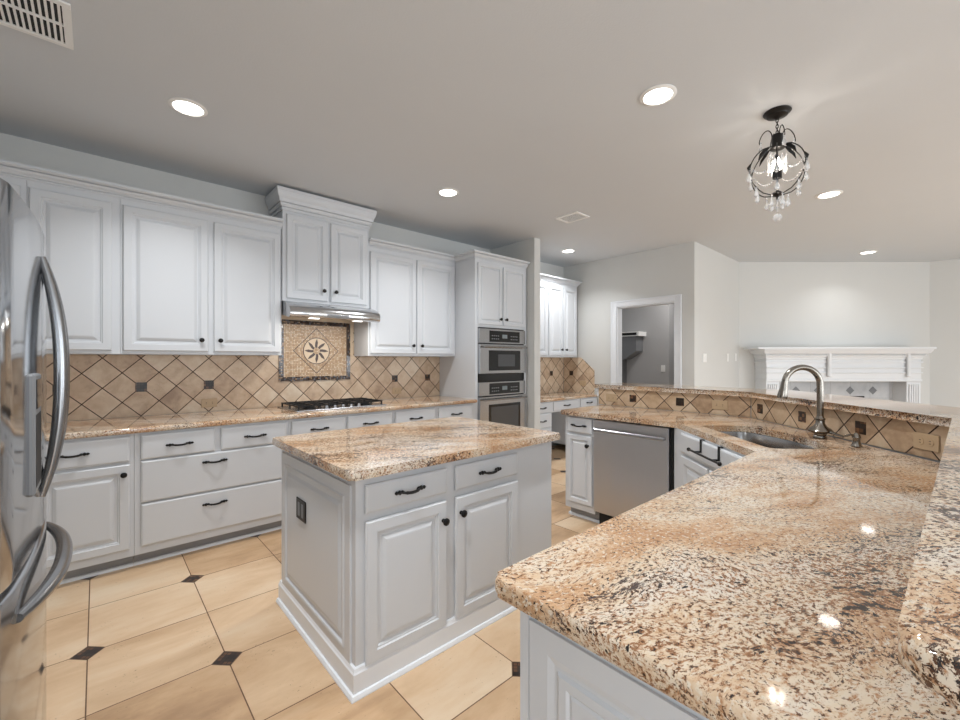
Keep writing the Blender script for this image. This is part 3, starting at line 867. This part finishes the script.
# local +x points at the sink (towards -n), local y along the diagonal
obj('base', BM().lathe([(.030, 0), (.033, .004), (.032, .012), (.028, .016), (.030, .026), (.052, .034), (.058, .042), (.050, .052), (.032, .064), (.022, .080), (.021, .098), (.024, .102), (.024, .108), (.018, .114), (.0165, .122)], n=28), nickel, t, smooth=True)
pts = [(0, 0, .11), (0, 0, .20), (0, 0, .285)]
R = .095
for i in range(1, 17):
    a = PI*i/16*0.93
    pts.append((R-R*math.cos(a), 0, .295+R*math.sin(a)*1.0))
pe = Vector(pts[-1]); dirv = Vector((.16, 0, -1)).normalized()
obj('spout', BM().tube([tuple(p) for p in pts], .0160, 16), nickel, t, smooth=True)
hd_ = [pe+dirv*s for s in (0, .02, .05, .085, .098)]
obj('spray_head', BM().tube([tuple(p) for p in hd_], [.0155, .0165, .020, .025, .023], 16), nickel, t, smooth=True)
# lever towards the soap dispenser (-u direction) : u axis in local frame
lv = BM().tube([(-.012, 0, .046), (-.016, .05, .040), (-.018, .10, .034), (-.018, .135, .031)], [.016, .0085, .0065, .0055], 12, sx=1.2)
obj('lever', lv, nickel, t, smooth=True)
sxy = un(2.20, 1.757)
t = thing('soap_dispenser', 'small nickel soap dispenser right of the faucet', 'soap dispenser', (sxy[0], sxy[1], .9145), math.radians(135))
obj('body', BM().lathe([(.021, 0), (.023, .004), (.020, .010), (.016, .020), (.0145, .040), (.018, .046), (.0165, .054), (.012, .062), (.010, .066), (.004, .070)], n=20), nickel, t, smooth=True)
obj('nozzle', BM().tube([(0, 0, .052), (.03, 0, .060), (.055, 0, .052)], .0055, 10), nickel, t, smooth=True)

# raised bar top
OV = .024
i1 = (3.66-.028, 2.362); i2 = (3.66-.028, 1.0166); i3 = (2.598, -.016); i4 = (.503, .033)
BD = .44
o4 = (.503, .024-BD); o3 = (2.598+BD*.414, -.016-BD); o2 = (3.632+BD, 1.0166-BD*.414); o1 = (3.632+BD, 2.362)
o = slab('bar_countertop', [i1, o1, o2, o3, o4, i4, i3, i2], [.02, .04, .03, .03, .05, .035, 0, 0], 1.0695, 1.107,
     'raised granite bar top running round the peninsula, nearest at the right edge', bev=.013)

# outlets on the bar tile and back tile
def outlet(label, loc, rz, mat, horizontal=True, name='outlet', group='tan outlets on the tile', kind='outlet'):
    t = thing(name, label, kind, loc, rz, group)
    a, c = (.057, .036) if horizontal else (.036, .057)
    obj('cover_plate', BM().box(-a, a, -.006, 0, -c, c, .002), mat, t)
    for s in (-1, 1):
        b = BM()
        if horizontal: b.lathe([(.0155, 0), (.0155, .0025)], (s*.022, -.0055, 0), 'Y', 16)
        else: b.lathe([(.0155, 0), (.0155, .0025)], (0, -.0055, s*.022), 'Y', 16)
        p = obj('socket', b, mat, t)
        b = BM()
        for q in (-.0055, .0055):
            if horizontal: b.box(s*.022-.004, s*.022+.004, -.0087, -.0079, q-.0012, q+.0012)
            else: b.box(q-.0012, q+.0012, -.0087, -.0079, s*.022-.004, s*.022+.004)
        obj('slots', b, dark, p)
    return t
yb = YW-.0108
outlet('tan outlet on the tile between the second mosaic insert and the counter', (.70, yb, .985), 0, tanpl)
outlet('tan outlet on the tile right of the cooktop, under a mosaic insert', (2.50, yb, 1.0), 0, tanpl)
outlet('tan outlet at the left end of the bar tile above the dishwasher counter', (3.6485, 2.17, .985), -PI/2, tanpl)
outlet('tan outlet on the bar tile left of the sink corner', (3.6485, 1.22, .99), -PI/2, tanpl)
p = Vector(un(2.0, 1.863-.0165))
dlu = lambda s: (3.650-s*math.sqrt(.5)-.0108*math.sqrt(.5), .995-s*math.sqrt(.5)+.0108*math.sqrt(.5))
pp = dlu(1.318)
outlet('tan outlet on the bar tile at the right, beside the raised bar', (pp[0], pp[1], .985), -3*PI/4, tanpl)

# ------------------------------------------------------------------ desk nook
ZD = .832
DX0, DX1 = 4.073, XE-.003
t = thing('desk_cabinet', 'white drawer pedestal of the built-in desk beyond the partition', 'cabinet', (DX0, 3.56, 0))
obj('carcass', BM().box(0, .42, 0, .615, .10, ZD-.036), paint, t); obj('toe_kick', BM().box(0, .42, .06, .08, 0, .10), toek, t)
drawer(t, .02, .40, .655, .785); drawer(t, .02, .40, .46, .64); drawer(t, .02, .40, .13, .445)
t = thing('desk_apron', 'white desk apron with a pencil drawer over the knee space', 'drawer', (DX0+.421, 3.56, 0))
obj('frame', BM().box(0, .62, 0, .50, .645, ZD-.036), paint, t)
obj('back_panel', BM().box(0, .62, .60, .615, 0, .644), paint, t)
drawer(t, .03, .59, .665, .785)
t = thing('desk_cabinet', 'white drawer pedestal of the built-in desk against the doorway wall', 'cabinet', (DX0+1.042, 3.56, 0))
obj('carcass', BM().box(0, DX1-DX0-1.043, 0, .615, .10, ZD-.036), paint, t); obj('toe_kick', BM().box(0, DX1-DX0-1.043, .06, .08, 0, .10), toek, t)
drawer(t, .03, .43, .665, .785); door(t, .03, .43, .13, .645, (.06, .60))
slab('desk_countertop', [(DX0, 3.53), (DX1, 3.53), (DX1, YW-.001), (DX0, YW-.001)], [], ZD-.036, ZD, 'low granite desk top in the nook beyond the partition')
dsp = splash('desk_backsplash', 'diagonal tile backsplash on the rear wall of the desk nook', [[(DX0-.115, ZD+.001), (DX1-.127, ZD+.001), (DX1-.127, 1.384), (DX0-.115, 1.384)]], splash_wall, (.115, YW-.0005, 0), 0, [(5.144, 1.137)])
# side wall piece: local x runs towards -Y
ss = splash('desk_backsplash', 'clipped-corner tile backsplash on the desk side wall by the doorway', [[(0.104, ZD+.001), (.669, ZD+.001), (.669, 1.19), (.434, 1.384), (0.104, 1.384)]], splash_wall, (XE-.0005, YW-.012+.104, 0), -PI/2, [(.252, 1.137)])
o = outlet('tan outlet on the desk side wall tile', (XE-.0108, 3.80, .99), -PI/2, tanpl)
t = upper('white wall cabinet above the desk nook beyond the partition', 4.072, 5.50)
for i, (a, c) in enumerate(((.02, .36), (.375, .70), (.735, 1.06), (1.085, 1.41))):
    door(t, a, c, 1.41, 2.425, ((c-.04) if i % 2 == 0 else (a+.04), KZ))
obj('crown_moulding', crown_path([(0, 0), (1.428, 0), (1.428, .31)], crown_prof(), ZUT-.002), paint, t)

# switches
def switch(label, loc, rz, wdt=.036, group='white light switches'):
    t = thing('light_switch', label, 'light switch', loc, rz, group)
    obj('cover_plate', BM().box(-wdt, wdt, -.006, 0, -.057, .057, .002), whitepl, t)
    for x in ([0] if wdt < .05 else [-.023, .023]):
        obj('rocker', BM().box(x-.016, x+.016, -.010, -.006, -.033, .033, .002), whitepl, t)
switch('double white light switch nearest the outer corner right of the doorway', (5.91, 2.1595, 1.372), 0, .058)
switch('single white light switch in the middle of the three right of the doorway', (6.762, 2.1595, 1.38), 0)
switch('single white light switch nearest the fireplace mantel', (7.10, 2.1595, 1.385), 0)
switch('white switch plate inside the grey utility room', (7.1995, 3.30, 1.20), -PI/2)

# utility room contents
t = thing('utility_cabinet', 'grey cabinet with a clipped corner hung in the utility room', 'cabinet', (6.95, 0, 0))
b = BM(); pl = [(3.66, 1.76), (4.40, 1.76), (4.40, 1.36), (3.88, 1.36), (3.66, 1.50)]
b.loft([[(.0, y, z) for y, z in pl], [(.249, y, z) for y, z in pl]]); obj('body', b, greyplastic, t)
obj('shelf', BM().box(-.02, .249, 3.60, 4.45, 1.762, 1.84), whitepl, t)
for y0, y1 in ((3.64, 3.92), (3.97, 4.30)): obj('vent', BM().box(-.0225, -.019, y0, y1, 1.778, 1.823), dark, t)
tag(obj('appliance', BM().box(6.98, 7.199, 3.97, 4.45, 0, 1.355, .004), steel), 'tall steel appliance standing under the grey utility cabinet', 'appliance')

# ------------------------------------------------------------------ fireplace
t = thing('fireplace', 'white fireplace with dentil mantel, fluted columns and pale tile surround', 'fireplace', cw(6.4695, 5.30), RZF)
L0 = 5.30
def fb_(b, l0, l1, d0, d1, z0, z1, bev=0): return b.box(l0-L0, l1-L0, d0-6.47, d1-6.47, z0, z1, bev)
DF = 6.21
b = BM()
fb_(b, 4.19, 6.45, DF, 6.468, 1.03, 1.35)
fb_(b, 4.17, 6.47, DF-.015, 6.468, 1.30, 1.325, .004)
fb_(b, 4.18, 6.46, DF-.02, 6.468, 1.15, 1.165, .003)
fb_(b, 4.178, 6.462, DF-.028, 6.468, 1.225, 1.240, .003); fb_(b, 4.18, 6.46, DF-.012, 6.468, 1.03, 1.062, .004)
obj('frieze', b, mantelw, t)
prof = [(0, 0), (.010, .006), (.012, .03), (.022, .036), (.030, .056), (.030, .084), (.052, .086), (.055, .092), (.070, .094), (.078, .112), (.088, .128), (.092, .140), (.092, .150), (0, .150)]
b = crown_path([(4.19-L0, -.002), (4.19-L0, DF-6.47), (6.45-L0, DF-6.47), (6.45-L0, -.002)], prof, 1.350)
obj('cornice', b, mantelw, t)
b = BM(); fb_(b, 3.99, 6.55, DF-.125, 6.44, 1.5002, 1.532, .005); obj('shelf', b, mantelw, t)
b = BM(); n = 72
for i in range(n):
    l = 4.16+2.31*i/(n-1); fb_(b, l-.0075, l+.0075, DF-.050, DF-.028, 1.410, 1.431)
obj('dentil_row', b, mantelw, t)
for l0, l1 in ((4.19, 4.38), (6.245, 6.45)):
    b = BM(); fb_(b, l0, l1, DF+.008, 6.468, 0, 1.0295)
    for i in range(5):
        l = l0+.02+(l1-l0-.04)*(i+.5)/5; fb_(b, l-.011, l+.010, DF-.012, DF+.008, .12, .99, .003)
    fb_(b, l0-.01, l1+.01, DF-.01, 6.468, 0, .10, .003)
    obj('column', b, mantelw, t)
for l in (5.055, 6.21):
    b = BM(); fb_(b, l, l+.05, DF-.055, DF-.016, 1.10, 1.49, .01); obj('corbel', b, mantelw, t)
b = BM(); fb_(b, 4.38, 6.245, 6.425, 6.45, .80, 1.0295); fb_(b, 4.38, 4.80, 6.425, 6.45, 0, .80); fb_(b, 5.82, 6.245, 6.425, 6.45, 0, .80)
obj('tile_surround', b, surround, t)
for l in (4.776, 5.11, 5.596, 5.94):
    q = reg(4, .062, 0); b = BM().loft([[(l-L0+x, 6.425-6.47, .885+z) for x, z in q], [(l-L0+x, 6.421-6.47, .885+z) for x, z in q]])
    obj('diamond_inset', b, greyplastic, t)
b = BM(); fb_(b, 4.80, 5.82, 6.43, 6.46, 0.0, .80); obj('firebox', b, dark, t)

# ------------------------------------------------------------------ ceiling fixtures
def downlight(label, x, y, power=10.5, r=.078):
    t = thing('recessed_light', label, 'ceiling light', (x, y, CEIL), 0, 'recessed ceiling lights')
    obj('trim_ring', BM().lathe([(r+.002, -.0005), (r+.018, -.0005), (r+.020, -.004), (r+.012, -.009), (r, -.011), (r-.004, -.006), (r-.004, -.0008)], n=32), whitepl, t, smooth=True)
    obj('lens', BM().lathe([(r-.005, -.001), (r-.005, -.0045)], n=32), glowm, t)
    a = area('lamp', (x, y, CEIL-.02), (0, 0, 0), 2*r, 2*r, power, (.965, .985, 1), 'DISK', math.radians(125))
downlight('recessed ceiling light at the left, above the wide drawers', .40, 3.015)
downlight('recessed ceiling light above the island, nearest the top of the picture', 2.347, 1.105)
downlight('recessed ceiling light in front of the hood and oven wall', 2.317, 2.993)
downlight('recessed ceiling light just right of the chandelier', 4.889, .734)
downlight('recessed ceiling light near the desk nook', 4.78, 3.50, 9)
downlight('recessed ceiling light farthest away, before the fireplace', 7.915, .767, 3.2)
# unseen lamps: first continues the light grid overhead, the rest added to brighten
for x, y in ((.40, 1.105), (4.889, -1.9), (7.9, -1.9), (6.4, -.6)):
    area('lamp', (x, y, CEIL-.02), (0, 0, 0), .15, .15, 14, (.965, .985, 1), 'DISK', math.radians(125))
def vent(label, x0, x1, y0, y1, cols, rows, alongx=True):
    t = thing('ceiling_vent', label, 'air vent', ((x0+x1)/2, (y0+y1)/2, CEIL))
    a, c = (x1-x0)/2, (y1-y0)/2
    b = BM(); f = .028
    b.box(-a, a, -c, -c+f, -.010, -.0005, .002); b.box(-a, a, c-f, c, -.010, -.0005, .002)
    b.box(-a, -a+f, -c+f, c-f, -.010, -.0005); b.box(a-f, a, -c+f, c-f, -.010, -.0005)
    for j in range(1, rows): yy = -c+f+(2*c-2*f)*j/rows; b.box(-a+f, a-f, yy-.005, yy+.005, -.010, -.0005)
    obj('frame', b, whitepl, t)
    b = BM()
    for i in range(cols):
        x = -a+f+(2*a-2*f)*(i+.5)/cols
        b.box(x-.0045, x+.0045, -c+f, c-f, -.0075, -.004)
    obj('louvre', b, whitepl, t)
    obj('duct', BM().box(-a+f, a-f, -c+f, c-f, -.0016, -.0004), dark, t)
vent('large white ceiling vent in the upper left corner', -.52, -.082, 2.47, 2.815, 19, 2)
vent('small white ceiling vent before the desk nook', 3.57, 3.80, 2.51, 2.79, 9, 1)

# chandelier
t = thing('chandelier', 'small black wrought-iron cage chandelier with hanging crystals', 'chandelier', (3.04, .700, CEIL))
obj('canopy', BM().lathe([(.070, -.0005), (.072, -.006), (.066, -.014), (.058, -.018), (.054, -.026), (.030, -.034), (.012, -.040), (.008, -.046)], n=32), black, t, smooth=True)
for i in range(5):
    z = -.052-.018*i; b = BM(); pts = []
    for k in range(12):
        a = 2*PI*k/12; u, v = .007*math.cos(a), .013*math.sin(a)
        pts.append((u, 0, z+v) if i % 2 else (0, u, z+v))
    b.tube(pts, .0022, 6, closed=True); obj('chain_link', b, black, t, smooth=True)
obj('collar', BM().lathe([(.010, -.128), (.026, -.138), (.030, -.145), (.028, -.205), (.040, -.222), (.034, -.226), (.01, -.23)], n=24), black, t, smooth=True)
CR = .155
rib = []
for i in range(21):
    u = i/20; a = u*PI
    r = .034+(CR-.034)*math.sin(min(1, u*1.0)*PI)**.55 if 0 < u < 1 else .03
    rib.append((r, -.205-.295*u))
def spin(pts, a): return [(r*math.cos(a), r*math.sin(a), z) for r, z in pts]
A6 = [math.radians(12+60*k) for k in range(6)]
for a in A6:
    obj('rib', BM().tube(spin(rib, a), .0032, 8), black, t, smooth=True)
    lf = BM().tube(spin([(.045, -.215), (.070, -.232), (.092, -.255), (.106, -.285)], a), [.002, .012, .010, .002], 8, sx=.35)
    obj('leaf', lf, black, t, smooth=True)
    lf = BM().tube(spin([(.150, -.305), (.163, -.330), (.160, -.362)], a), [.002, .009, .002], 8)
    obj('leaf', lf, black, t, smooth=True)
for k in range(4):
    a = math.radians(35+90*k); pts = []
    for i in range(15):
        v = i/14*1.35*PI; pts.append((.028+.034*(1-math.cos(v*.80)), -.150+.042*math.sin(v)))
    obj('scroll', BM().tube(spin(pts, a), .0028, 8), black, t, smooth=True)
obj('bottom_plate', BM().lathe([(.004, -.470), (.030, -.492), (.034, -.498), (.020, -.506), (.006, -.512), (.004, -.53)], n=20), black, t, smooth=True)
obj('stem', BM().tube([(0, 0, -.40), (0, 0, -.48)], .006, 8), black, t)
gl = obj('candle_cup', BM().lathe([(.020, -.40), (.024, -.40), (.024, -.36), (.020, -.36)], n=16), black, t, smooth=True)
obj('bulb', BM().lathe([(.008, -.362), (.018, -.345), (.022, -.322), (.016, -.292), (.004, -.27)], n=16), bulbm, t, smooth=True)
def drop(x, y, z, s=1.0):
    s *= 1.25
    b = BM().lathe([(.001, 0), (.004*s, -.006*s), (.003*s, -.010*s), (.006*s, -.020*s), (.012*s, -.038*s), (.010*s, -.048*s), (.001, -.056*s)], (x, y, z), n=8)
    b.sphere((x, y, z+.004), .005*s, n=6)
    return obj('crystal_drop', b, crystal, t)
for a in A6:
    r = CR+.006; drop(r*math.cos(a), r*math.sin(a), -.352)
    r2 = .118; drop(r2*math.cos(a), r2*math.sin(a), -.445, .95); 
for k in range(6):
    a = A6[k]+PI/6; drop(.052*math.cos(a), .052*math.sin(a), -.515, .95)
for k in range(4):
    a = math.radians(35+90*k); drop(.088*math.cos(a), .088*math.sin(a), -.185, .85)
for i in range(8):
    a = 2*PI*i/8
    b = BM()
    b.lathe([(.002, 0), (.005, -.01), (.005, -.095), (.001, -.108)], (.046*math.cos(a), .046*math.sin(a), -.268), n=6)
    obj('crystal_prism', b, crystal, t)
for k in range(6):
    a0, a1 = A6[k], A6[(k+1) % 6]+(2*PI if k == 5 else 0)
    b = BM()
    for i in range(13):
        u = i/12; a = a0+(a1-a0)*u
        r = CR*(.98-.10*math.sin(u*PI)); b.sphere((r*math.cos(a), r*math.sin(a), -.335-.055*math.sin(u*PI)), .0055, n=6)
    obj('bead_strand', b, crystal, t)
b = BM()
for i in range(5): b.sphere((0, 0, -.535-.015*i), .0075, n=8)
b.sphere((0, 0, -.635), .024, n=12)
obj('crystal_ball', b, crystal, t)
pl = bpy.data.lights.new('chandelier_bulb', 'POINT'); pl.energy = 4; pl.color = (1, .9, .78); pl.shadow_soft_size = .03
po = bpy.data.objects.new('chandelier_bulb', pl); C.objects.link(po); po.location = (3.04, .70, CEIL-.335)
area('utility_fill', (6.7, 2.75, CEIL-.03), (0, 0, 0), .3, .3, 14, (1, .97, .94), 'DISK')  # unseen light added to brighten the utility room
